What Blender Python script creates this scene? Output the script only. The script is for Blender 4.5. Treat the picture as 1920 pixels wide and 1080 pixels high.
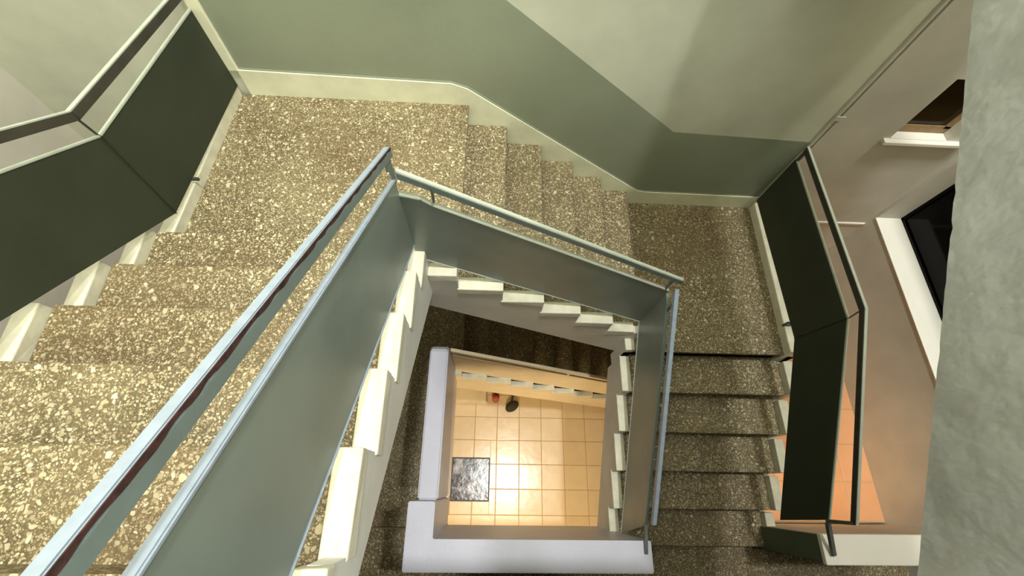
import bpy, bmesh, math, random
from mathutils import Matrix, Vector
random.seed(7)
S = bpy.context.scene
for o in list(bpy.data.objects): bpy.data.objects.remove(o)
C = S.collection
Z0 = 7.0            # every height below is written relative to the camera; the ground floor is z = 0

# ---------------------------------------------------------------- camera, world, lights, exposure
cd = bpy.data.cameras.new('camera'); cam = bpy.data.objects.new('camera', cd); C.objects.link(cam)
cd.sensor_width = 36; cd.lens = 843.765 * 36 / 1920; cd.clip_start = 0.02
Rm = ((0.99856906, -0.03205003, -0.04280915), (0.01193272, 0.91386517, -0.40584241), (0.05212905, 0.40475084, 0.91293993))
cam.matrix_world = Matrix.Translation((0, 0, Z0)) @ Matrix(Rm).to_4x4()
S.camera = cam
S.view_settings.view_transform = 'Standard'; S.view_settings.look = 'None'
S.view_settings.gamma = 1; S.view_settings.use_curve_mapping = False
S.view_settings.exposure = -0.42
W = bpy.data.worlds.new('world'); S.world = W; W.use_nodes = True
W.node_tree.nodes['Background'].inputs[0].default_value = (0.01, 0.012, 0.016, 1)
W.node_tree.nodes['Background'].inputs[1].default_value = 0.3

def area(name, loc, target, sx, sy, power, col):
    l = bpy.data.lights.new(name, 'AREA'); l.shape = 'RECTANGLE'; l.size = sx; l.size_y = sy
    l.energy = power; l.color = col
    o = bpy.data.objects.new(name, l); C.objects.link(o)
    o.location = (loc[0], loc[1], loc[2] + Z0)
    d = Vector(target) - Vector(loc); o.rotation_euler = d.to_track_quat('-Z', 'Y').to_euler()
    return o
area('stairwell_ceiling_lamp', (0.72, 0.28, 6.6), (0.6, 0.5, -3), 0.34, 0.6, 700, (0.985, 1.0, 0.96))
area('left_fill', (-0.9, -0.3, 6.6), (-0.7, 1.0, -3), 0.5, 0.5, 60, (1.0, 0.98, 0.84))  # added weak warm fill over the left side, no visible fixture
area('right_shaft_lamp', (3.0, 0.9, 6.6), (2.95, 1.2, -3), 0.4, 0.4, 470, (1.0, 0.99, 0.94))
area('left_shaft_lamp', (-2.35, 0.8, 6.6), (-2.35, 0.9, -3), 0.4, 0.4, 150, (1.0, 0.96, 0.90))
area('behind_camera_fill', (-0.3, -2.3, 1.2), (0.3, 1.6, -2.0), 0.9, 0.6, 58, (0.97, 1.0, 1.0))  # added soft fill from behind the camera, not a fixture of the landing
area('ground_floor_lamp', (0.2, -1.3, -4.75), (0.25, 0.3, -7.0), 0.5, 0.5, 78, (1.0, 0.76, 0.45))
area('right_hall_lamp', (2.95, -0.1, -3.9), (2.95, 0.6, -4.4), 0.3, 0.1, 4, (1.0, 0.66, 0.34))

# ---------------------------------------------------------------- materials
def srgb(r, g, b):
    f = lambda c: (c / 255 / 12.92) if c <= 10 else ((c / 255 + 0.055) / 1.055) ** 2.4
    return (f(r), f(g), f(b), 1)
class N:
    def __init__(s, name):
        s.m = bpy.data.materials.new(name); s.m.use_nodes = True; s.t = s.m.node_tree
        s.b = s.t.nodes['Principled BSDF']
        s.pos = s.n('ShaderNodeNewGeometry').outputs['Position']
    def n(s, ty, **kw):
        x = s.t.nodes.new(ty)
        for k, v in kw.items():
            if k in x.inputs: s.put(x.inputs[k], v)
            else: setattr(x, k, v)
        return x
    def put(s, inp, v):
        if isinstance(v, bpy.types.NodeSocket): s.t.links.new(v, inp)
        else: inp.default_value = v
    def noise(s, scale, detail=4, rough=0.55, vec=None):
        return s.n('ShaderNodeTexNoise', Vector=vec or s.pos, Scale=scale, Detail=detail, Roughness=rough).outputs['Fac']
    def ramp(s, fac, a, b):
        x = s.n('ShaderNodeMapRange', Value=fac); x.inputs[1].default_value = a; x.inputs[2].default_value = b
        return x.outputs[0]
    def mix(s, fac, a, b):
        x = s.t.nodes.new('ShaderNodeMix'); x.data_type = 'RGBA'
        s.put(x.inputs[0], fac); s.put(x.inputs[6], a); s.put(x.inputs[7], b)
        return x.outputs[2]
    def math(s, op, a, b=0.0):
        x = s.n('ShaderNodeMath', operation=op); s.put(x.inputs[0], a); s.put(x.inputs[1], b); return x.outputs[0]
    def bump(s, h, dist, strength=1.0):
        x = s.n('ShaderNodeBump', Height=h, Distance=dist, Strength=strength)
        s.t.links.new(x.outputs[0], s.b.inputs['Normal'])
    def done(s, col, rough=0.6, metal=0.0, spec=0.5):
        s.put(s.b.inputs['Base Color'], col); s.put(s.b.inputs['Roughness'], rough)
        s.put(s.b.inputs['Metallic'], metal); s.put(s.b.inputs['Specular IOR Level'], spec)
        return s.m

def paint(name, col, rough=0.6, var=0.06, scale=2.2, bump=0.0012, bscale=45, spec=0.4):
    n = N(name); k = n.noise(scale, 5)
    d = tuple(c * (1 - 2.2 * var) for c in col[:3]) + (1,); l = tuple(min(1, c * (1 + 1.3 * var)) for c in col[:3]) + (1,)
    n.bump(n.noise(bscale, 3), bump, 0.6)
    return n.done(n.mix(n.ramp(k, 0.3, 0.7), d, l), rough, spec=spec)

def terrazzo():
    n = N('terrazzo')
    warp = n.n('ShaderNodeTexNoise', Vector=n.pos, Scale=26.0, Detail=2.0)
    v = n.n('ShaderNodeVectorMath', operation='MULTIPLY_ADD')
    n.put(v.inputs[0], warp.outputs['Color']); v.inputs[1].default_value = (0.028, 0.028, 0.028); n.put(v.inputs[2], n.pos)
    vec = v.outputs[0]
    matrix = n.mix(n.ramp(n.noise(3.0, 6), 0.35, 0.65), srgb(80, 69, 45), srgb(106, 94, 66))
    matrix = n.mix(n.ramp(n.noise(160, 2), 0.45, 0.75), matrix, srgb(138, 122, 88))
    def layer(col, scale, lo, hi, keep, cl, ch):
        t = n.n('ShaderNodeTexVoronoi', Vector=vec, Scale=scale)
        sep = n.n('ShaderNodeSeparateColor', Color=t.outputs['Color'])
        rad = n.n('ShaderNodeMapRange', Value=sep.outputs[0]); rad.inputs[3].default_value = lo; rad.inputs[4].default_value = hi
        inside = n.math('LESS_THAN', t.outputs['Distance'], rad.outputs[0])
        kp = n.math('GREATER_THAN', sep.outputs[1], 1 - keep)
        return n.mix(n.math('MULTIPLY', inside, kp), col, n.mix(sep.outputs[2], cl, ch))
    c = layer(matrix, 150.0, 0.25, 0.5, 0.60, srgb(140, 126, 94), srgb(186, 174, 140))
    c = layer(c, 92.0, 0.25, 0.5, 0.72, srgb(146, 132, 98), srgb(202, 192, 158))
    c = layer(c, 58.0, 0.2, 0.46, 0.36, srgb(160, 146, 110), srgb(212, 203, 172))
    c = layer(c, 33.0, 0.16, 0.4, 0.16, srgb(172, 158, 122), srgb(214, 206, 176))
    # worn, browner soiling
    c = n.mix(n.math('MULTIPLY', n.ramp(n.noise(1.3, 5), 0.48, 0.72), 0.45), c, srgb(92, 66, 34))
    n.bump(n.noise(60, 3), 0.0012, 0.5)
    return n.done(c, n.ramp(n.noise(5, 3), -0.6, 1.4), spec=0.45)

def tile_mat(name, a, b, r0=0.12, r1=0.3):
    n = N(name)
    oi = n.n('ShaderNodeObjectInfo').outputs['Random']
    k = n.math('ADD', n.math('MULTIPLY', oi, 0.35), n.math('MULTIPLY', n.noise(7, 5), 0.65))
    rr = n.n('ShaderNodeMapRange', Value=n.noise(9, 3)); rr.inputs[3].default_value = r0; rr.inputs[4].default_value = r1
    n.bump(n.noise(7, 2), 0.004, 0.35)
    return n.done(n.mix(k, a, b), rr.outputs[0], spec=0.6)

M = {}
M['white_wall'] = paint('white_wall', srgb(206, 208, 188), 0.65)
M['shaft_wall'] = paint('shaft_wall', srgb(202, 198, 184), 0.7)
M['dado'] = paint('green_dado', srgb(146, 153, 132), 0.38, 0.05, 1.6)
M['skirting'] = paint('cream_skirting', srgb(236, 236, 206), 0.5, 0.05, 6)
M['kerb'] = paint('kerb_paint', srgb(214, 211, 190), 0.55, 0.06, 14, 0.002, 60)
M['stringer'] = paint('stringer_paint', srgb(222, 222, 216), 0.55, 0.05, 3)
M['parapet'] = paint('parapet_paint', srgb(200, 199, 212), 0.4, 0.03, 3)
M['soffit'] = paint('soffit', srgb(200, 198, 188), 0.7)
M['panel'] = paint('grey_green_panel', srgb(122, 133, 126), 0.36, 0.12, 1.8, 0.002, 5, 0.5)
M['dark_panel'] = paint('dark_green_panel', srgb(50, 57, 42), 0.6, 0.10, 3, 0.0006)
M['rail'] = paint('pale_blue_paint', srgb(146, 158, 172), 0.45, 0.05, 30, 0.0012, 60, 0.5)
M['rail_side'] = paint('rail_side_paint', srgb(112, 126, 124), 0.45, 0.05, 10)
M['rail_dark'] = paint('dark_rail_paint', srgb(62, 60, 52), 0.45, 0.1, 10)
M['rail_pale'] = paint('pale_rail_paint', srgb(178, 184, 170), 0.45, 0.05, 10)
M['rust'] = paint('rusty_edge', srgb(66, 40, 36), 0.8, 0.3, 60, 0.002, 120)
M['bracket'] = paint('bracket_steel', srgb(96, 100, 96), 0.5, 0.1, 20)
M['kerb_end'] = paint('green_parapet_side', srgb(86, 96, 74), 0.5, 0.05, 3)
M['cream_wall'] = paint('cream_wall', srgb(240, 232, 210), 0.5)
M['tan_wall'] = paint('tan_wall', srgb(226, 210, 176), 0.6)
M['ledge'] = paint('white_ledge', srgb(240, 236, 224), 0.45, 0.02)
M['brown_frame'] = paint('brown_window_frame', srgb(150, 122, 82), 0.5, 0.1, 12)
M['terrazzo'] = terrazzo()
M['tile'] = tile_mat('cream_tile', srgb(214, 192, 154), srgb(236, 218, 184))
M['orange_tile'] = tile_mat('orange_tile', srgb(200, 144, 100), srgb(222, 166, 120), 0.3, 0.5)
M['grout'] = paint('grout', srgb(186, 160, 120), 0.8)
def _plaster():
    n = N('rough_plaster')
    st = n.n('ShaderNodeMapping', Vector=n.pos, Scale=(1, 1, 0.6))
    a = n.noise(14, 4, 0.5, st.outputs[0]); b = n.noise(3.5, 4)
    sm = n.n('ShaderNodeTexVoronoi', Vector=n.pos, Scale=9.0, feature='SMOOTH_F1')
    h = n.math('ADD', n.math('MULTIPLY', a, 0.7), n.math('ADD', n.math('MULTIPLY', b, 1.0), n.math('MULTIPLY', sm.outputs['Distance'], 0.5)))
    n.bump(h, 0.024, 0.55)
    return n.done(n.mix(n.ramp(b, 0.3, 0.7), srgb(146, 149, 145), srgb(168, 171, 166)), 0.5, spec=0.4)
M['plaster'] = _plaster()
def _glass(name, col):
    n = N(name); return n.done(col, 0.1, spec=0.12)
M['night_glass'] = _glass('night_glass', (0.001, 0.001, 0.0015, 1))
M['brown_glass'] = _glass('brown_glass', srgb(52, 40, 22))
def _plate_reflections():
    n = N('painted_reflection_plate')
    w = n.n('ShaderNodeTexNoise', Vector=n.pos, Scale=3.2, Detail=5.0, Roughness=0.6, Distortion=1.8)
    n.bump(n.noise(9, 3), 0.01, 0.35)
    return n.done(n.mix(n.ramp(w.outputs['Fac'], 0.44, 0.66), srgb(48, 42, 42), srgb(168, 168, 182)), 0.2, spec=0.7)  # pale blotches are reflections from above, painted into the plate's colour
M['plate_glints'] = _plate_reflections()
def _plain(name, col, rough=0.5): n = N(name); n.bump(n.noise(40, 3), 0.001, 0.5); return n.done(n.mix(n.noise(12), col, tuple(c * 0.75 for c in col[:3]) + (1,)), rough)
M['red'] = _plain('red_enamel', srgb(170, 34, 20), 0.3)
M['black'] = _plain('black_rubber', srgb(38, 36, 30), 0.5)
M['bristle'] = _plain('dark_olive_bristles', srgb(60, 54, 28), 0.85)
M['wood'] = _plain('wooden_handle', srgb(120, 92, 48), 0.5)

# ---------------------------------------------------------------- helpers
def box(bm, x0, x1, y0, y1, z0, z1, bev=0.0, jit=0.0):
    x0, x1 = min(x0, x1), max(x0, x1); y0, y1 = min(y0, y1), max(y0, y1); z0, z1 = min(z0, z1), max(z0, z1)
    r = bmesh.ops.create_cube(bm, size=1)
    vs = r['verts']
    for v in vs:
        v.co = Vector((x0 if v.co.x < 0 else x1, y0 if v.co.y < 0 else y1, z0 if v.co.z < 0 else z1))
        if jit: v.co += Vector([random.uniform(-jit, jit) for _ in range(3)])
    if bev:
        es = list({e for v in vs for e in v.link_edges})
        bmesh.ops.bevel(bm, geom=es, offset=bev, segments=2, profile=0.5, affect='EDGES')
    return bm
def prism(bm, pts, a0, a1, axis):
    """polygon pts in the plane across axis, extruded a0..a1. axis x: pts=(y,z); y: pts=(x,z); z: pts=(x,y)"""
    def P(p, a): return {'x': (a, p[0], p[1]), 'y': (p[0], a, p[1]), 'z': (p[0], p[1], a)}[axis]
    A = [bm.verts.new(P(p, a0)) for p in pts]; B = [bm.verts.new(P(p, a1)) for p in pts]
    n = len(pts)
    bm.faces.new(A); bm.faces.new(B[::-1])
    for i in range(n): bm.faces.new((A[i], B[i], B[(i + 1) % n], A[(i + 1) % n]))
    bmesh.ops.recalc_face_normals(bm, faces=bm.faces[:])
    return bm
def bar(bm, a, b, w, h, side=None, bev=0.0):
    """straight bar a->b; w across (horizontal), h in the vertical plane; a, b on the bar's centre line. Ends cut vertically."""
    a, b = Vector(a), Vector(b); d = b - a; hd = Vector((d.x, d.y, 0)).normalized() if abs(d.x) + abs(d.y) > 1e-6 else Vector(side or (1, 0, 0))
    s = hd.cross(Vector((0, 0, 1))) * (w / 2)
    if abs(d.x) + abs(d.y) > 1e-6: u = Vector((0, 0, h / 2))
    else: u = hd * (h / 2)
    va = [bm.verts.new(a + s * i + u * j) for i, j in ((-1, -1), (1, -1), (1, 1), (-1, 1))]
    vb = [bm.verts.new(b + s * i + u * j) for i, j in ((-1, -1), (1, -1), (1, 1), (-1, 1))]
    fs = [bm.faces.new(va), bm.faces.new(vb[::-1])]
    for i in range(4): fs.append(bm.faces.new((va[i], vb[i], vb[(i + 1) % 4], va[(i + 1) % 4])))
    bmesh.ops.recalc_face_normals(bm, faces=fs)
    if bev: bmesh.ops.bevel(bm, geom=list({e for v in va + vb for e in v.link_edges}), offset=bev, segments=2, affect='EDGES')
    return bm
def revolve(bm, prof, cx, cy, n=20, squash=1.0):
    rings = [[bm.verts.new((cx + r * math.cos(2 * math.pi * i / n), cy + r * squash * math.sin(2 * math.pi * i / n), z)) for i in range(n)] for r, z in prof]
    for A, B in zip(rings, rings[1:]):
        for i in range(n): bm.faces.new((A[i], A[(i + 1) % n], B[(i + 1) % n], B[i]))
    bm.faces.new(rings[0][::-1]); bm.faces.new(rings[-1])
    return bm
def obj(name, bm, mat, parent=None, label=None):
    me = bpy.data.meshes.new(name); bm.to_mesh(me); bm.free(); me.materials.append(M[mat])
    o = bpy.data.objects.new(name, me); C.objects.link(o)
    if parent is not None:
        o.parent = parent; me.transform(Matrix.Translation(-Vector(parent['base'])))
    else:
        o.location = (0, 0, Z0)
    if label: o['label'] = label
    return o
def thing(name, label, cat, base, group=None):
    o = bpy.data.objects.new(name, None); C.objects.link(o); o.empty_display_size = 0.1
    o['base'] = [float(c) for c in base]; o.location = (base[0], base[1], base[2] + Z0)
    o['label'] = label; o['category'] = cat
    if group: o['group'] = group
    return o
def sub(name, bm, mat, part, label=None):
    """sub-part of a mesh part whose root base is known"""
    me = bpy.data.meshes.new(name); bm.to_mesh(me); bm.free(); me.materials.append(M[mat])
    o = bpy.data.objects.new(name, me); C.objects.link(o); o.parent = part
    if part.parent is not None: me.transform(Matrix.Translation(-Vector(part.parent['base'])))
    if label: o['label'] = label
    return o
def struct(name, bm, mat, parent=None):
    me = bpy.data.meshes.new(name); bm.to_mesh(me); bm.free(); me.materials.append(M[mat])
    o = bpy.data.objects.new(name, me); C.objects.link(o)
    if parent is not None: o.parent = parent
    else: o.location = (0, 0, Z0); o['kind'] = 'structure'
    return o
nb = bmesh.new

# ---------------------------------------------------------------- measured layout (camera-relative)
r = 0.17
zA = -2.24; zB = zA - 6 * r; zF = zB - 6 * r; zUP = zA + 6 * r      # left landing, right landing, floor landing, upper floor
XL, XR, YT = -1.60, 2.256, 2.32                                      # outer stair edges, back wall
XWL, XWR, YWT = -0.355, 1.02, 1.05                                   # stairwell opening
xB, tB = -0.197, 0.2592; yC, tC = 0.9606, 0.2752; yA, tA = 1.1735, 0.2686
XSL, XSR = -3.05, 3.60                                               # side walls of the shafts
YS = 2.40; YFR = -2.6; ZG = -7.0; ZC = 7.0; ZR = -4.38
zA2 = -4.58; r2 = 0.166; xB2, tB2 = -0.292, 0.262

# ---------------------------------------------------------------- shell
bm = nb(); box(bm, XSL, XR + 0.065, YT, YT + 0.25, ZG, ZC)
wb = struct('wall_back', bm, 'white_wall')
dz = [(XL + 0.0, -1.38), (-0.19, -1.38), (1.245, -2.405), (2.27, -2.44), (2.27, -3.4), (1.15, -3.4), (-0.3, -2.4), (XL, -2.4)]
struct('dado', prism(nb(), dz, YT - 0.002, YT + 0.02, 'y'), 'dado', wb)
sk = [(XL, -2.055), (-0.30, -2.075), (-0.2, -2.11), (1.19, -3.085), (1.27, -3.10), (2.256, -3.11), (2.256, -3.5), (1.1, -3.5), (-0.3, -2.6), (XL, -2.6)]
b0 = struct('baseboard_back', prism(nb(), sk, YT - 0.014, YT + 0.02, 'y'), 'skirting')
bm = nb(); prism(bm, [(XL, -2.045), (-0.30, -2.065), (-0.195, -2.10), (1.192, -3.075), (1.27, -3.09), (2.256, -3.10), (2.256, -3.11), (1.27, -3.10), (1.19, -3.087), (-0.2, -2.112), (-0.30, -2.075), (XL, -2.055)], YT - 0.006, YT + 0.02, 'y')
struct('skirting_top_edge', bm, 'dado', b0)
bm = nb(); box(bm, -1.66, -1.592, YT - 0.018, YT + 0.02, -2.06, ZC, 0.004); struct('trim_1', bm, 'skirting')
bm = nb(); box(bm, 2.268, 2.288, YT - 0.02, YT + 0.02, -3.2, ZC, 0.004); box(bm, 2.302, 2.326, YT - 0.02, YT + 0.02, -3.2, ZC, 0.004); t2 = struct('trim_2', bm, 'shaft_wall')
struct('trim_joint', box(nb(), 2.262, 2.332, YT - 0.026, YT - 0.021, -2.21, -2.17, 0.002), 'shaft_wall', t2)
# right shaft back wall with a small window
wx0, wx1, wz0, wz1 = 2.90, 3.33, -2.44, -1.92
bm = nb()
box(bm, XR + 0.065, wx0, YS, YS + 0.3, ZG, ZC); box(bm, wx1, XSR + 0.3, YS, YS + 0.3, ZG, ZC)
box(bm, wx0, wx1, YS, YS + 0.3, ZG, wz0); box(bm, wx0, wx1, YS, YS + 0.3, wz1, ZC)
wsb = struct('wall_shaft_back', bm, 'shaft_wall')
bm = nb(); box(bm, XR + 0.07, XSR - 0.001, YS - 0.012, YS + 0.02, -3.59, -3.565, 0.003); struct('trim_3', bm, 'ledge')
bm = nb(); box(bm, wx0 + 0.001, wx1 - 0.001, YS + 0.06, YS + 0.09, wz0, wz0 + 0.07); box(bm, wx0 + 0.001, wx1 - 0.001, YS + 0.06, YS + 0.09, wz1 - 0.05, wz1)
box(bm, wx0 + 0.001, wx0 + 0.05, YS + 0.06, YS + 0.09, wz0 + 0.05, wz1 - 0.05); box(bm, wx1 - 0.05, wx1 - 0.001, YS + 0.06, YS + 0.09, wz0 + 0.05, wz1 - 0.05)
w1 = struct('window_1', bm, 'brown_frame')
bm = nb(); box(bm, wx0 + 0.05, wx1 - 0.05, YS + 0.07, YS + 0.08, wz0 + 0.05, wz1 - 0.05); struct('pane', bm, 'brown_glass', w1)
bm = nb(); box(bm, wx0 - 0.05, wx1 + 0.16, YS - 0.045, YS + 0.0, wz0 - 0.035, wz0 - 0.005, 0.004); box(bm, wx0 + 0.002, wx1 - 0.002, YS - 0.01, YS + 0.06, wz0 - 0.005, wz0 + 0.002)
struct('window_sill', bm, 'ledge', w1)
# right wall with the tall dark window
oy0, oy1, oz0, oz1 = 0.75, 2.37, -3.43, -1.2
bm = nb()
box(bm, XSR, XSR + 0.3, YFR, oy0, ZG, ZC); box(bm, XSR, XSR + 0.3, oy1, YS, ZG, ZC)
box(bm, XSR, XSR + 0.3, oy0, oy1, ZG, oz0); box(bm, XSR, XSR + 0.3, oy0, oy1, oz1, ZC)
struct('wall_right', bm, 'shaft_wall')
bm = nb(); e = 0.03
for q in ((oy0, oy0 + e, oz0, oz1), (oy1 - e, oy1, oz0, oz1), (oy0, oy1, oz0, oz0 + e), (oy0, oy1, oz1 - e, oz1)): box(bm, XSR + 0.23, XSR + 0.27, *q)
w2 = struct('window_2', bm, 'night_glass')
bm = nb(); box(bm, XSR + 0.245, XSR + 0.255, oy0 + e, oy1 - e, oz0 + e, oz1 - e); struct('pane', bm, 'night_glass', w2)
bm = nb(); box(bm, XSR - 0.015, XSR + 0.23, oy0 - 0.0, oy1, oz0 - 0.004, oz0 + 0.006, 0.003); struct('window_sill', bm, 'ledge', w2)
struct('wall_left', box(nb(), XSL - 0.25, XSL, YFR, YT + 0.25, ZG, ZC), 'shaft_wall')
struct('wall_front', box(nb(), XSL - 0.25, XSR + 0.3, YFR - 0.25, YFR, ZG, ZC), 'white_wall')
struct('ceiling', box(nb(), XSL - 0.25, XSR + 0.3, YFR - 0.25, YS + 0.3, ZC, ZC + 0.2), 'white_wall')
# ground floor with tiles, each a piece of its own
fl = struct('floor', box(nb(), XSL, XSR, YFR, YT, ZG - 0.2, ZG - 0.004), 'grout')
T = 0.33; G = 0.008
px0, px1, py0, py1 = -0.505, 0.042, -0.18, 0.395       # hole for the dark plate
tx, ty = 0.133 - 6 * T, 0.313 - 5 * T
for i in range(13):
    for j in range(9):
        x0, x1, y0, y1 = tx + i * T + G / 2, tx + (i + 1) * T - G / 2, ty + j * T + G / 2, ty + (j + 1) * T - G / 2
        if y1 > 1.36: y1 = 1.36
        if y1 - y0 < 0.05: continue
        # trim tiles around the plate
        parts = [(x0, x1, y0, y1)]
        if x1 > px0 and x0 < px1 and y1 > py0 and y0 < py1:
            parts = []
            if x0 < px0 - 0.02: parts.append((x0, px0, y0, y1))
            if x1 > px1 + 0.02: parts.append((px1, x1, y0, y1))
            cx0, cx1 = max(x0, px0), min(x1, px1)
            if y0 < py0 - 0.02: parts.append((cx0, cx1, y0, py0))
            if y1 > py1 + 0.02: parts.append((cx0, cx1, py1, y1))
        for q in parts:
            bm = nb(); z = random.uniform(-0.001, 0.001)
            box(bm, *q, ZG - 0.012, ZG + z, 0.004)
            tilt = Matrix.Rotation(random.uniform(-0.006, 0.006), 4, 'X') @ Matrix.Rotation(random.uniform(-0.006, 0.006), 4, 'Y')
            c = Vector(((q[0] + q[1]) / 2, (q[2] + q[3]) / 2, ZG)); bm.transform(Matrix.Translation(c) @ tilt @ Matrix.Translation(-c))
            struct('tile', bm, 'tile', fl)
struct('wall_understair', prism(nb(), [(-0.6, ZG), (2.15, ZG), (2.15, -6.80), (1.649, -6.47), (-0.444, -5.23), (-0.6, -5.0)], 1.36, 1.46, 'y'), 'tan_wall')
# right shaft floor, orange tiles
fr = struct('floor.001', box(nb(), XR + 0.06, XSR, -0.245, YS, ZR - 0.15, ZR - 0.004), 'grout')
for i in range(4):
    for j in range(8):
        x0, y0 = XR + 0.07 + i * 0.33, -0.24 + j * 0.33
        bm = nb(); box(bm, x0 + 0.004, min(x0 + 0.326, XSR - 0.003), y0 + 0.004, y0 + 0.326, ZR - 0.01, ZR, 0.003)
        struct('tile', bm, 'orange_tile', fr)
# left shaft floor
struct('floor.002', box(nb(), XSL, XL - 0.06, -0.45, YT, -4.6, -4.4), 'orange_tile')

# ---------------------------------------------------------------- stairs
def tread(root, axis, lo, hi, nose, z, a0, a1, zb=None):
    """terrazzo tread slab with a rounded nosing; nose 'hi' or 'lo' end of the run along axis; a0..a1 across"""
    n0, n1 = (lo - 0.03, hi) if nose == 'hi' else (lo, hi + 0.03)
    bm = nb()
    if axis == 'y': box(bm, a0, a1, n0, n1, z - 0.035, z, 0.006)
    else: box(bm, n0, n1, a0, a1, z - 0.035, z, 0.006)
    return obj('tread', bm, 'terrazzo', root)
def kerb(root, axis, lo, hi, a0, a1, z0, z1, mat='kerb', jit=0.003, name='kerb_block'):
    bm = nb()
    if axis == 'y': box(bm, a0, a1, lo, hi, z0, z1, 0.006, jit)
    else: box(bm, lo, hi, a0, a1, z0, z1, 0.006, jit)
    return obj(name, bm, mat, root)
SB = 0.022    # riser set-back
XK = -1.715    # inner face of the left outer kerb
def skew(o):
    """the left outer edge runs slightly inward toward the back wall"""
    base = o.parent['base'] if o.parent is not None else (0, 0, 0)
    for v in o.data.vertices:
        y = v.co.y + base[1]
        if y > 1.2: v.co.x += 0.062 * (y - 1.2) / 1.12
    return o

# -- left flight (A): rises toward the camera floor
A = thing('stair_flight', 'brightly lit terrazzo stair flight on the left rising to the lower left corner', 'stairs', (-1.0, 0.5, zA))
pts = []
for k in range(6):
    y = yA - k * tA - SB; z = zA + (k + 1) * r - 0.034
    pts += [(y, z - r if k else zA - 0.2), (y, z)]
pts += [(yA - 5 * tA - 0.5, zUP - 0.034), (yA - 5 * tA - 0.5, -1.47), (-0.234, -1.535), (0.94, -2.40), (1.05, -2.48), (yA - SB, -2.50)]
obj('riser_body', prism(nb(), pts, XK, XWL - 0.055, 'x'), 'terrazzo', A)
for k in range(5): tread(A, 'y', yA - (k + 1) * tA, yA - k * tA, 'hi', zA + (k + 1) * r, XK, XWL - 0.06)
pi = []
for k in range(6):
    y = yA - k * tA; z = zA + (k + 1) * r - 0.02
    pi += [(y, z - r if k else zA - 0.0), (y, z)]
pi += [(yA - 5 * tA - 0.5, zUP - 0.02), (yA - 5 * tA - 0.5, -1.35), (-0.234, -1.522), (0.94, -2.388), (1.05, -2.47), (yA, -2.50)]
obj('stringer', prism(nb(), pi, XWL - 0.055, XWL, 'x'), 'stringer', A)
for k in range(6): kerb(A, 'y', yA - (k + 1) * tA - (0.4 if k == 5 else 0.01), yA - k * tA, XWL - 0.075, XWL + 0.006, zA + (k + 1) * r - 0.04, zA + (k + 1) * r + 0.028)
po = []
for k in range(6):
    y = yA - k * tA + 0.0; z = zA + (k + 1) * r - 0.05
    po += [(y, z - r if k else zA - 0.1), (y, z)]
po += [(yA - 5 * tA - 0.5, zUP - 0.02), (yA - 5 * tA - 0.5, -1.35), (-0.234, -1.522), (0.94, -2.388), (1.05, -2.47), (yA, -2.50)]
obj('stringer', prism(nb(), po, XK - 0.075, XK, 'x'), 'stringer', A)
for k in range(6): kerb(A, 'y', yA - (k + 1) * tA - 0.0 - (0.4 if k == 5 else 0), yA - k * tA - 0.015, XK - 0.075, XK, zA + (k + 1) * r - 0.06, zA + (k + 1) * r + 0.062)
# -- left landing
LA = thing('stair_landing', 'speckled terrazzo landing at upper left between the dark green panel and the wall', 'landing', (-0.9, 1.7, zA))
bm = nb(); box(bm, XK, XWL - 0.06, yA - SB, YT - 0.016, zA - 0.25, zA - 0.034); box(bm, XWL - 0.06, xB - SB, YWT + 0.06, YT - 0.016, zA - 0.25, zA - 0.034); obj('landing_slab', bm, 'stringer', LA)
bm = nb(); prism(bm, [(XK, yA - SB), (XWL - 0.06, yA - SB), (XWL - 0.06, YWT + 0.06), (xB, YWT + 0.06), (xB, YT - 0.015), (XK, YT - 0.015)], zA - 0.034, zA, 'z')
obj('landing_top', bm, 'terrazzo', LA)
skew(kerb(LA, 'y', yA + 0.0, YT - 0.016, XK - 0.075, XK, zA - 0.25, zA + 0.07))
# -- middle flight (B): descends left to right along the back wall
B = thing('stair_flight', 'terrazzo stair flight descending along the green wall at the top', 'stairs', (0.4, 1.6, zB))
def stepped_x(x0, t, z0, rr, n, drop, sb, soff, xe):
    p = [(x0 - 0.1, z0 - drop)]
    p = [(x0 - sb, z0 - drop)]
    for k in range(1, n + 1):
        z = z0 - k * rr - drop
        p += [(x0 + (k - 1) * t - sb, z), (x0 + k * t - sb, z)] if k < n else [(x0 + (k - 1) * t - sb, z), (xe, z)]
    return p + soff
soffB = [(XWR + 0.06, -3.60), (XWR - 0.05, -3.54), (-0.397, -2.669), (XWL, -2.64), (XWL, zA - 0.02)]
obj('riser_body', prism(nb(), stepped_x(xB, tB, zA, r, 6, 0.034, SB, soffB, XWR + 0.06), YWT + 0.06, YT - 0.016, 'y'), 'terrazzo', B)
obj('stringer', prism(nb(), stepped_x(xB, tB, zA, r, 6, 0.02, 0, [(XWR + 0.06, -3.60), (0.971, -3.539), (-0.397, -2.669), (XWL - 0.03, -2.64), (XWL - 0.03, zA - 0.02)], XWR + 0.06), YWT, YWT + 0.06, 'y'), 'stringer', B)
for k in range(1, 6): tread(B, 'x', xB + (k - 1) * tB, xB + k * tB, 'lo', zA - k * r, YWT + 0.06, YT - 0.015)
kerb(B, 'x', XWL + 0.0, xB, YWT - 0.006, YWT + 0.075, zA - 0.04, zA + 0.02)
for k in range(1, 6): kerb(B, 'x', xB + (k - 1) * tB - 0.01, min(xB + k * tB, XWR + 0.02), YWT - 0.006, YWT + 0.075, zA - k * r - 0.04, zA - k * r + 0.02)
# fix nosing direction of treads: nose at the high-x end
for o in list(B.children):
    if o.name.startswith('tread'):
        for v in o.data.vertices: v.co.x -= 0.03
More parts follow.
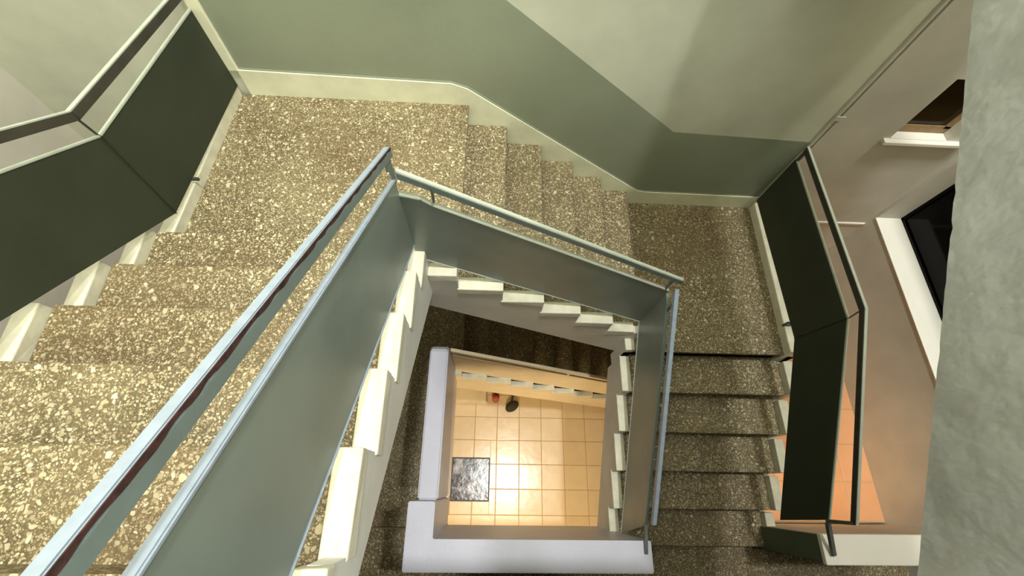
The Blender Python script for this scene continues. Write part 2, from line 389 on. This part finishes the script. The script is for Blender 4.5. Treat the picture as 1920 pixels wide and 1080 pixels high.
# -- right landing
LB = thing('stair_landing', 'dim brown terrazzo landing at the right, below the dark green panel', 'landing', (1.7, 1.6, zB))
bm = nb(); prism(bm, [(xB + 5 * tB, YT - 0.015), (xB + 5 * tB, YWT + 0.06), (XWR + 0.065, YWT + 0.06), (XWR + 0.065, yC), (XR, yC), (XR, YT - 0.015)], zB - 0.034, zB, 'z')
obj('landing_top', bm, 'terrazzo', LB)
bm = nb(); box(bm, XWR + 0.062, XR, yC + SB, YT - 0.016, zB - 0.36, zB - 0.034); obj('landing_slab', bm, 'terrazzo', LB)
bm = nb(); box(bm, XWR, XWR + 0.06, yC, YWT - 0.001, zB - 0.42, zB - 0.02); obj('stringer', bm, 'stringer', LB)
kerb(LB, 'y', yC, YWT + 0.055, XWR - 0.004, XWR + 0.07, zB - 0.04, zB + 0.02)
kerb(LB, 'y', yC + 0.0, YT - 0.016, XR, XR + 0.085, zB - 0.3, zB + 0.08)
XR2 = 2.305
# -- right flight (C): descends toward the floor landing
Cc = thing('stair_flight', 'dark terrazzo stair flight descending toward the bottom at the right of the stairwell', 'stairs', (1.6, 0.3, zF))
def stepped_y(y0, t, z0, rr, n, drop, sb, soff, ye):
    p = [(y0 + sb, z0 - drop)]
    for k in range(1, n + 1):
        z = z0 - k * rr - drop
        p += [(y0 - (k - 1) * t + sb, z), (y0 - k * t + sb, z)] if k < n else [(y0 - (k - 1) * t + sb, z), (ye, z)]
    return p + soff
soffC = [(-0.408, -4.66), (-0.372, -4.636), (0.9, -3.84), (yC + SB, -3.80), (yC + SB, zB - 0.036)]
obj('riser_body', prism(nb(), stepped_y(yC, tC, zB, r, 6, 0.034, SB, soffC, -0.408), XWR + 0.06, XR2, 'x'), 'terrazzo', Cc)
obj('stringer', prism(nb(), stepped_y(yC, tC, zB, r, 6, 0.02, 0, [(-0.42, -4.65), (0.9, -3.84), (yC, -3.80), (yC, zB - 0.022)], -0.42), XWR, XWR + 0.06, 'x'), 'stringer', Cc)
obj('stringer', prism(nb(), stepped_y(yC, tC, zB, r, 6, 0.05, 0, [(-0.42, -4.65), (0.9, -3.84), (yC, -3.80), (yC, zB - 0.052)], -0.42), XR2, XR2 + 0.075, 'x'), 'stringer', Cc)
for k in range(1, 6): tread(Cc, 'y', yC - k * tC, yC - (k - 1) * tC, 'lo', zB - k * r, XWR + 0.06, XR2)
for o in list(Cc.children):
    if o.name.startswith('tread'):
        pass
for k in range(1, 6): kerb(Cc, 'y', yC - k * tC, yC - (k - 1) * tC + 0.012, XWR - 0.006, XWR + 0.072, zB - k * r - 0.04, zB - k * r + 0.02)
for k in range(1, 6): kerb(Cc, 'y', yC - k * tC + 0.0, yC - (k - 1) * tC - 0.02, XR2, XR2 + 0.075, zB - k * r - 0.06, zB - k * r + 0.07)

# -- floor landing at the bottom with its two parapets
LF = thing('stair_landing', 'dark terrazzo floor landing along the bottom edge of the view', 'landing', (0.3, -1.5, zF))
pf = [(XSL + 0.002, YFR + 0.002), (XSR - 0.002, YFR + 0.002), (XSR - 0.002, -0.45), (2.27, -0.45), (2.27, -0.41), (1.112, -0.41), (1.112, -0.503), (-0.523, -0.503), (-0.523, -0.325), (XSL + 0.002, -0.325)]
obj('landing_top', prism(nb(), pf, zF - 0.034, zF, 'z'), 'terrazzo', LF)
obj('landing_slab', prism(nb(), pf, zF - 0.3, zF - 0.034, 'z'), 'tan_wall', LF)
bm = nb(); prism(bm, [(-0.52, -0.50), (1.108, -0.50), (1.108, -0.312), (-0.34, -0.312), (-0.34, -0.09), (-0.52, -0.09)], -4.62, -3.37, 'z')
bmesh.ops.bevel(bm, geom=[e for e in bm.edges], offset=0.006, segments=2, affect='EDGES')
o = obj('parapet', bm, 'parapet'); o['label'] = 'L-shaped smooth white parapet around the bottom of the stairwell'; o['category'] = 'parapet'
P2 = thing('parapet', 'white parapet at lower right with dark green side, beside the grey post', 'parapet', (2.9, -0.35, zF))
bm = nb(); box(bm, 2.275, XSR - 0.002, -0.446, -0.262, -3.40, -3.36, 0.006); obj('coping', bm, 'ledge', P2)
bm = nb(); box(bm, 2.285, XSR - 0.002, -0.43, -0.268, ZR - 0.2, -3.40); obj('parapet_wall', bm, 'kerb_end', P2)
bm = nb(); box(bm, 2.287, XSR - 0.002, -0.268, -0.262, ZR, -3.401); obj('parapet_plaster', bm, 'shaft_wall', P2)
# -- steps and lower landing under the left flight
D = thing('stair_landing', 'dark shadowed terrazzo landing one storey down, left of the white parapet', 'landing', (-1.0, 1.0, zA2))
bm = nb(); box(bm, XK, -0.523, -0.32, -0.0, zA2 + 0.117, zA2 + 0.15, 0.004); obj('tread', bm, 'terrazzo', D)
bm = nb(); box(bm, XK, -0.523, -0.30, -0.02, zA2 - 0.0, zA2 + 0.117); obj('riser_body', bm, 'terrazzo', D)
bm = nb(); prism(bm, [(XK, -0.02), (-0.517, -0.02), (-0.517, 1.125), (xB2, 1.125), (xB2, YT - 0.002), (XK, YT - 0.002)], zA2 - 0.034, zA2, 'z'); obj('landing_top', bm, 'terrazzo', D)
bm = nb(); prism(bm, [(XK, -0.32), (-0.517, -0.32), (-0.517, 1.125), (-0.45, 1.125), (-0.45, YT - 0.002), (XK, YT - 0.002)], zA2 - 0.30, zA2 - 0.034, 'z'); obj('landing_slab', bm, 'tan_wall', D)
bm = nb(); prism(bm, [(-0.088, -3.70), (1.055, -3.70), (1.10, -3.76), (1.12, -3.86), (1.12, -4.92), (-0.088, -4.92)], -0.507, XWL + 0.0, 'x')
bmesh.ops.bevel(bm, geom=[e for e in bm.edges], offset=0.012, segments=3, affect='EDGES')
o = obj('parapet', bm, 'parapet'); o['label'] = 'long narrow white parapet down the left side of the stairwell, with rounded far end'; o['category'] = 'parapet'
# -- lower middle flight (B')
E_ = thing('stair_flight', 'shadowy brown terrazzo flight one storey down, above the cream railing panel', 'stairs', (0.6, 1.6, -5.9))
n2 = 8
so2 = [(2.2, -6.77), (1.649, -6.44), (-0.444, -5.196), (-0.44, zA2 - 0.036)]
obj('riser_body', prism(nb(), stepped_x(xB2, tB2, zA2, r2, n2, 0.034, SB, so2, 2.2), YWT + 0.06, YT - 0.002, 'y'), 'terrazzo', E_)
obj('stringer', prism(nb(), stepped_x(xB2, tB2, zA2, r2, n2, 0.02, 0, [(2.2, -6.77), (1.649, -6.44), (-0.444, -5.196), (-0.444, zA2 - 0.03)], 2.2), YWT, YWT + 0.06, 'y'), 'tan_wall', E_)
for k in range(1, n2 + 1):
    o = tread(E_, 'x', xB2 + (k - 1) * tB2 - 0.03, (xB2 + k * tB2 - 0.03) if k < n2 else 2.2, 'lo', zA2 - k * r2, YWT + 0.06, YT - 0.015)
for k in range(0, n2): kerb(E_, 'x', (xB2 + (k - 1) * tB2 - 0.01) if k else XWL, xB2 + k * tB2, YWT - 0.006, YWT + 0.06, zA2 - k * r2 - 0.04, zA2 - k * r2 + 0.015)
# -- upper storey: the flight and landing above right, its plastered flank close to the camera, and the upper floor
U = thing('stair_flight', 'rough plastered grey flank of the flight above, filling the right edge', 'stairs', (1.6, 0.3, zUP))
zBu = zB + 18 * r
pu = [(-0.9, -1.57)]
for i in range(90):
    y = -0.6 + i / 90 * 1.58
    pu.append((y, -1.192 + (y + 0.178) * 0.5242 + random.uniform(-0.0012, 0.0012) + (random.uniform(0, 0.005) if random.random() < 0.15 else 0)))
pu += [(0.985, -0.58), (1.5, -0.45), (YT - 0.02, -0.45), (YT - 0.02, 0.6), (1.0, 0.6), (-0.42, -0.3), (-0.9, -0.3)]
bm = nb(); prism(bm, pu, XWR, XR, 'x'); obj('stair_body', bm, 'plaster', U)
struct('upper_floor', box(nb(), XSL + 0.002, XSR - 0.002, YFR + 0.002, -0.505, zUP - 0.25, zUP), 'terrazzo')
bm = nb(); box(bm, -0.52, 1.01, -0.50, -0.32, zUP - 0.3, zUP + 0.91, 0.006)
o = obj('parapet', bm, 'parapet'); o['label'] = 'white parapet of the upper floor, just below and behind the viewpoint'; o['category'] = 'parapet'

# ---------------------------------------------------------------- railings
def seg_panel(root, axis, c, pts_b, pts_t, th, mat):
    pts = pts_b + pts_t[::-1]
    return obj('panel', prism(nb(), pts, c - th / 2, c + th / 2, axis), mat, root)
def poly_bar(root, name, axis, c, pts, w, h, mat, bev=0.003):
    bm = nb()
    for (a, za), (b, zb) in zip(pts, pts[1:]):
        A_, B_ = ((c, a, za), (c, b, zb)) if axis == 'x' else ((a, c, za), (b, c, zb))
        bar(bm, A_, B_, w, h, bev=bev)
    return obj(name, bm, mat, root)
def jagged(root, part, axis, c, pts, lo, hi, zoff, th, mat, n=90):
    """flaked strip along the top corner of a handrail"""
    bm = nb(); prev = None
    (a, za), (b, zb) = pts
    for i in range(n + 1):
        t = i / n; p = a + (b - a) * t; z = za + (zb - za) * t + zoff
        w = lo + (hi - lo) * (0.5 + 0.5 * math.sin(i * 0.9 + 1.3 * math.sin(i * 0.37))) * random.uniform(0.6, 1)
        cur = []
        for cc in (c, c + th):
            for zz in (z, z - w): cur.append(bm.verts.new((cc, p, zz) if axis == 'x' else (p, cc, zz)))
        if prev:
            bm.faces.new((prev[0], prev[1], cur[1], cur[0])); bm.faces.new((prev[2], cur[2], cur[3], prev[3]))
            bm.faces.new((prev[0], cur[0], cur[2], prev[2])); bm.faces.new((prev[1], prev[3], cur[3], cur[1]))
        prev = cur
    bmesh.ops.recalc_face_normals(bm, faces=bm.faces[:])
    return sub('rusty_edge', bm, mat, part, 'flaked brown edge')
def stub(root, a, b, w=0.02, h=0.008, mat='bracket', name='bracket'):
    return obj(name, bar(nb(), a, b, w, h), mat, root)
def lin(p, q, y): return p[1] + (q[1] - p[1]) * (y - p[0]) / (q[0] - p[0])

# inner railing of the left flight
RA = thing('railing', 'grey green stair railing beside the brightest flight, with peeling pale blue handrail', 'railing', (-0.40, 0.5, zA))
b1, b2 = (1.10, -1.985), (-0.171, -1.105); t1, t2 = (1.10, -1.466), (-0.097, -0.626); h1, h2 = (1.112, -1.300), (-0.074, -0.492)
ye = -0.55
B1 = [(1.10, b1[1]), (ye, lin(b1, b2, ye))]; T1 = [(1.10, t1[1]), (ye, lin(t1, t2, ye))]; H1 = [(1.125, lin(h1, h2, 1.125)), (ye, lin(h1, h2, ye))]
seg_panel(RA, 'x', -0.400, B1, T1, 0.006, 'panel')
poly_bar(RA, 'top_bar', 'x', -0.402, [(y, z + 0.0) for y, z in T1], 0.020, 0.014, 'rail')
poly_bar(RA, 'bottom_bar', 'x', -0.402, B1, 0.018, 0.012, 'rail')
hr = poly_bar(RA, 'handrail', 'x', -0.400, [(y, z - 0.022) for y, z in H1], 0.022, 0.050, 'rail')
jagged(RA, hr, 'x', -0.389, H1, 0.009, 0.016, 0.0015, 0.0016, 'rust', 140)
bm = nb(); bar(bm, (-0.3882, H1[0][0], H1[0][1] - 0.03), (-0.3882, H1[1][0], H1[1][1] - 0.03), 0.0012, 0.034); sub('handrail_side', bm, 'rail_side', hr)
bm = nb(); prism(bm, [(1.06, -1.30), (1.118, -1.335), (1.122, -1.50), (1.095, -1.50), (1.085, -1.40), (1.06, -1.37)], -0.406, -0.398, 'x'); obj('end_plate', bm, 'rail_side', RA)
# inner railing of the middle flight
RB = thing('railing', 'grey green stair railing along the middle flight under the white handrail', 'railing', (0.3, 1.10, zB))
Bb = [(-0.40, -2.105), (1.06, -2.985)]; Bt = [(-0.40, -1.56), (-0.31, -1.585), (-0.27, -1.625), (1.06, -2.43)]; Bh = [(-0.385, -1.405), (1.092, -2.285)]
seg_panel(RB, 'y', 1.10, Bb, Bt, 0.006, 'panel')
poly_bar(RB, 'top_bar', 'y', 1.102, Bt, 0.022, 0.014, 'rail_pale'); poly_bar(RB, 'bottom_bar', 'y', 1.102, Bb, 0.018, 0.012, 'rail_pale')
hb = poly_bar(RB, 'handrail', 'y', 1.102, [(x, z - 0.02) for x, z in Bh], 0.020, 0.048, 'rail_pale')
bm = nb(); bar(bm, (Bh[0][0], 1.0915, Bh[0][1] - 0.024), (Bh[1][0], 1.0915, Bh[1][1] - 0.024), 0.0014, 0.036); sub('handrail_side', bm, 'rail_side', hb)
stub(RB, (-0.26, 1.10, -1.60), (-0.26, 1.10, -1.50)); stub(RB, (1.03, 1.10, -2.41), (1.03, 1.10, -2.27))
# inner railing of the right flight
RC = thing('railing', 'narrow grey railing seen edge on beside the dark right flight', 'railing', (1.06, 0.4, zF))
Cb = [(1.10, -3.01), (-0.313, -3.925)]; Ct = [(1.095, -2.47), (1.03, -2.49), (-0.216, -3.312)]; Ch = [(1.06, -2.325), (-0.205, -3.142)]
seg_panel(RC, 'x', 1.063, Cb, Ct, 0.006, 'panel')
poly_bar(RC, 'top_bar', 'x', 1.065, Ct, 0.018, 0.014, 'rail_side'); poly_bar(RC, 'bottom_bar', 'x', 1.065, Cb, 0.018, 0.012, 'rail_pale')
poly_bar(RC, 'handrail', 'x', 1.065, [(y, z - 0.02) for y, z in Ch], 0.024, 0.05, 'rail')
stub(RC, (1.065, 1.0, -2.51), (1.065, 1.0, -2.37))
bm = nb(); bar(bm, (1.063, -0.205, -3.31), (1.063, -0.388, -3.362), 0.02, 0.024); obj('base_post', bm, 'bracket', RC)
# outer railing, left
def outer(root, X, s, bot, top, rail, knee_b, knee_t, knee_h):
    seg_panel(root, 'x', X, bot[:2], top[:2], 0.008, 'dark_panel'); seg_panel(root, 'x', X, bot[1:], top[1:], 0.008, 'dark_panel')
    poly_bar(root, 'top_bar', 'x', X, top, 0.014, 0.012, 'rail_pale', 0.002)
    hr = poly_bar(root, 'handrail', 'x', X, [(y, z - 0.022) for y, z in rail], 0.014, 0.044, 'rail_dark', 0.002)
    bm = nb()
    for (a, za), (b, zb) in zip(rail, rail[1:]): bar(bm, (X + s * 0.004, a, za + 0.003), (X + s * 0.004, b, zb + 0.003), 0.018, 0.006)
    sub('handrail_cap', bm, 'rail_pale', hr)
    stub(root, (X, knee_t[0], knee_t[1]), (X, knee_h[0], knee_h[1] - 0.04), 0.014, 0.02, 'rail_dark')
    bm = nb(); bar(bm, (X - s * 0.006, knee_b[0], knee_b[1]), (X - s * 0.006, knee_t[0], knee_t[1]), 0.012, 0.006); obj('joint_strip', bm, 'rail_dark', root)
RO = thing('railing', 'dark green railing panel on the far left, with a dark handrail above', 'railing', (-1.70, 1.2, zA))
ot = 0.65
sl = 0.69
bot = [(2.30, -2.165), (1.313, -2.117), (-0.5, -2.117 + 1.813 * sl)]; top = [(2.30, -1.67), (1.351, -1.583), (-0.5, -1.583 + 1.851 * 0.64)]; rail = [(2.30, -1.565), (1.342, -1.439), (-0.5, -1.439 + 1.842 * 0.65)]
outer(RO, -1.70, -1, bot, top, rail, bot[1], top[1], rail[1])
for y, z in ((1.55, -2.13), (0.34, -1.45)):
    bm = nb(); box(bm, -1.72, -1.665, y - 0.006, y + 0.006, z - 0.012, z + 0.006); obj('bracket', bm, 'rail_dark', RO)
for o in [c for c in RO.children] + [g for c in RO.children for g in c.children]:
    b = RO['base']
    for v in o.data.vertices:
        y = v.co.y + b[1]
        if y > 1.32: v.co.x += 0.05 * (y - 1.32)
RP = thing('railing', 'dark green railing panel on the right, standing between the stair and the shaft', 'railing', (2.32, 1.0, zB))
bot = [(2.30, -3.14), (1.041, -3.106), (-0.201, -3.765)]; top = [(2.30, -2.60), (1.009, -2.577), (-0.168, -3.211)]; rail = [(2.30, -2.47), (1.021, -2.431), (-0.184, -2.984)]
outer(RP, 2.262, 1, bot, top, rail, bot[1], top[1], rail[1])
for y, z in ((1.17, -3.19),):
    bm = nb(); box(bm, 2.24, 2.30, y - 0.006, y + 0.006, -3.185, -3.11); obj('bracket', bm, 'rail_dark', RP)
stub(RP, (2.262, 2.28, -2.60), (2.262, 2.28, -2.48), 0.014, 0.02, 'rail_dark')
bm = nb(); bar(bm, (2.262, -0.185, -3.235), (2.325, -0.388, -3.345), 0.024, 0.03); bar(bm, (2.262, -0.175, -3.24), (2.262, -0.175, -3.0), 0.02, 0.02); obj('base_post', bm, 'bracket', RP)
# railing of the lower middle flight
RD = thing('railing', 'cream railing panel lit orange, deep inside the stairwell', 'railing', (0.5, 1.10, -5.9))
Db = [(-0.35, -4.600), (1.9, -6.03)]; Dt = [(-0.35, -3.985), (1.9, -5.35)]; Dh = [(-0.35, -3.845), (1.9, -5.205)]
Db = [(-0.35, -4.62), (1.9, -5.93)]
seg_panel(RD, 'y', 1.10, Db, Dt, 0.006, 'tan_wall'); poly_bar(RD, 'top_bar', 'y', 1.10, Dt, 0.02, 0.014, 'tan_wall')
poly_bar(RD, 'handrail', 'y', 1.10, [(x, z - 0.02) for x, z in Dh], 0.03, 0.05, 'tan_wall')
stub(RD, (0.82, 1.10, -4.70), (0.82, 1.10, -4.58), 0.02, 0.02, 'tan_wall')

# ---------------------------------------------------------------- ground floor objects
H = thing('floor_plate', 'dark glossy square plate with painted reflections set in the cream tiled floor', 'floor plate', (-0.23, 0.11, ZG))
bm = nb(); box(bm, px0 + 0.015, px1 - 0.015, py0 + 0.015, py1 - 0.015, ZG - 0.01, ZG + 0.004, 0.002); obj('plate', bm, 'plate_glints', H)
bm = nb()
for q in ((px0, px1, py0, py0 + 0.015), (px0, px1, py1 - 0.015, py1), (px0, px0 + 0.015, py0 + 0.015, py1 - 0.015), (px1 - 0.015, px1, py0 + 0.015, py1 - 0.015)): box(bm, *q, ZG - 0.01, ZG + 0.006)
obj('frame', bm, 'rail_dark', H)
bm = nb(); prism(bm, [(-0.75, ZG), (-0.02, ZG), (-0.05, ZG + 0.30), (-0.75, ZG + 0.30)], 1.16, 1.36, 'y'); bmesh.ops.bevel(bm, geom=bm.edges[:], offset=0.01, segments=2, affect='EDGES')
o = obj('kerb_wall', bm, 'cream_wall'); o['label'] = 'low cream kerb wall on the tiled floor left of the red cylinder'; o['category'] = 'kerb'
F = thing('fire_extinguisher', 'small red cylinder standing on the tiled floor under the lower flight', 'extinguisher', (0.10, 1.24, ZG))
obj('cylinder', revolve(nb(), [(0.05, ZG + 0.001), (0.055, ZG + 0.01), (0.055, ZG + 0.30), (0.045, ZG + 0.34), (0.02, ZG + 0.36)], 0.10, 1.24), 'red', F)
obj('valve', revolve(nb(), [(0.018, ZG + 0.36), (0.018, ZG + 0.40), (0.028, ZG + 0.41), (0.028, ZG + 0.43)], 0.10, 1.24), 'black', F)
K = thing('brush', 'dark oval brush head with a short stem on the tiles, right of the red cylinder', 'brush', (0.35, 1.13, ZG))
bm = nb(); revolve(bm, [(0.07, ZG + 0.0), (0.10, ZG + 0.02), (0.11, ZG + 0.06), (0.09, ZG + 0.10), (0.05, ZG + 0.12)], 0, 0, 24, 0.68)
bm.transform(Matrix.Translation((0.35, 1.13, 0)) @ Matrix.Rotation(0.6, 4, 'Z')); obj('head', bm, 'bristle', K)
bm = nb(); bar(bm, (0.34, 1.17, ZG + 0.10), (0.36, 1.345, ZG + 0.50), 0.035, 0.035, bev=0.01); obj('stem', bm, 'black', K)
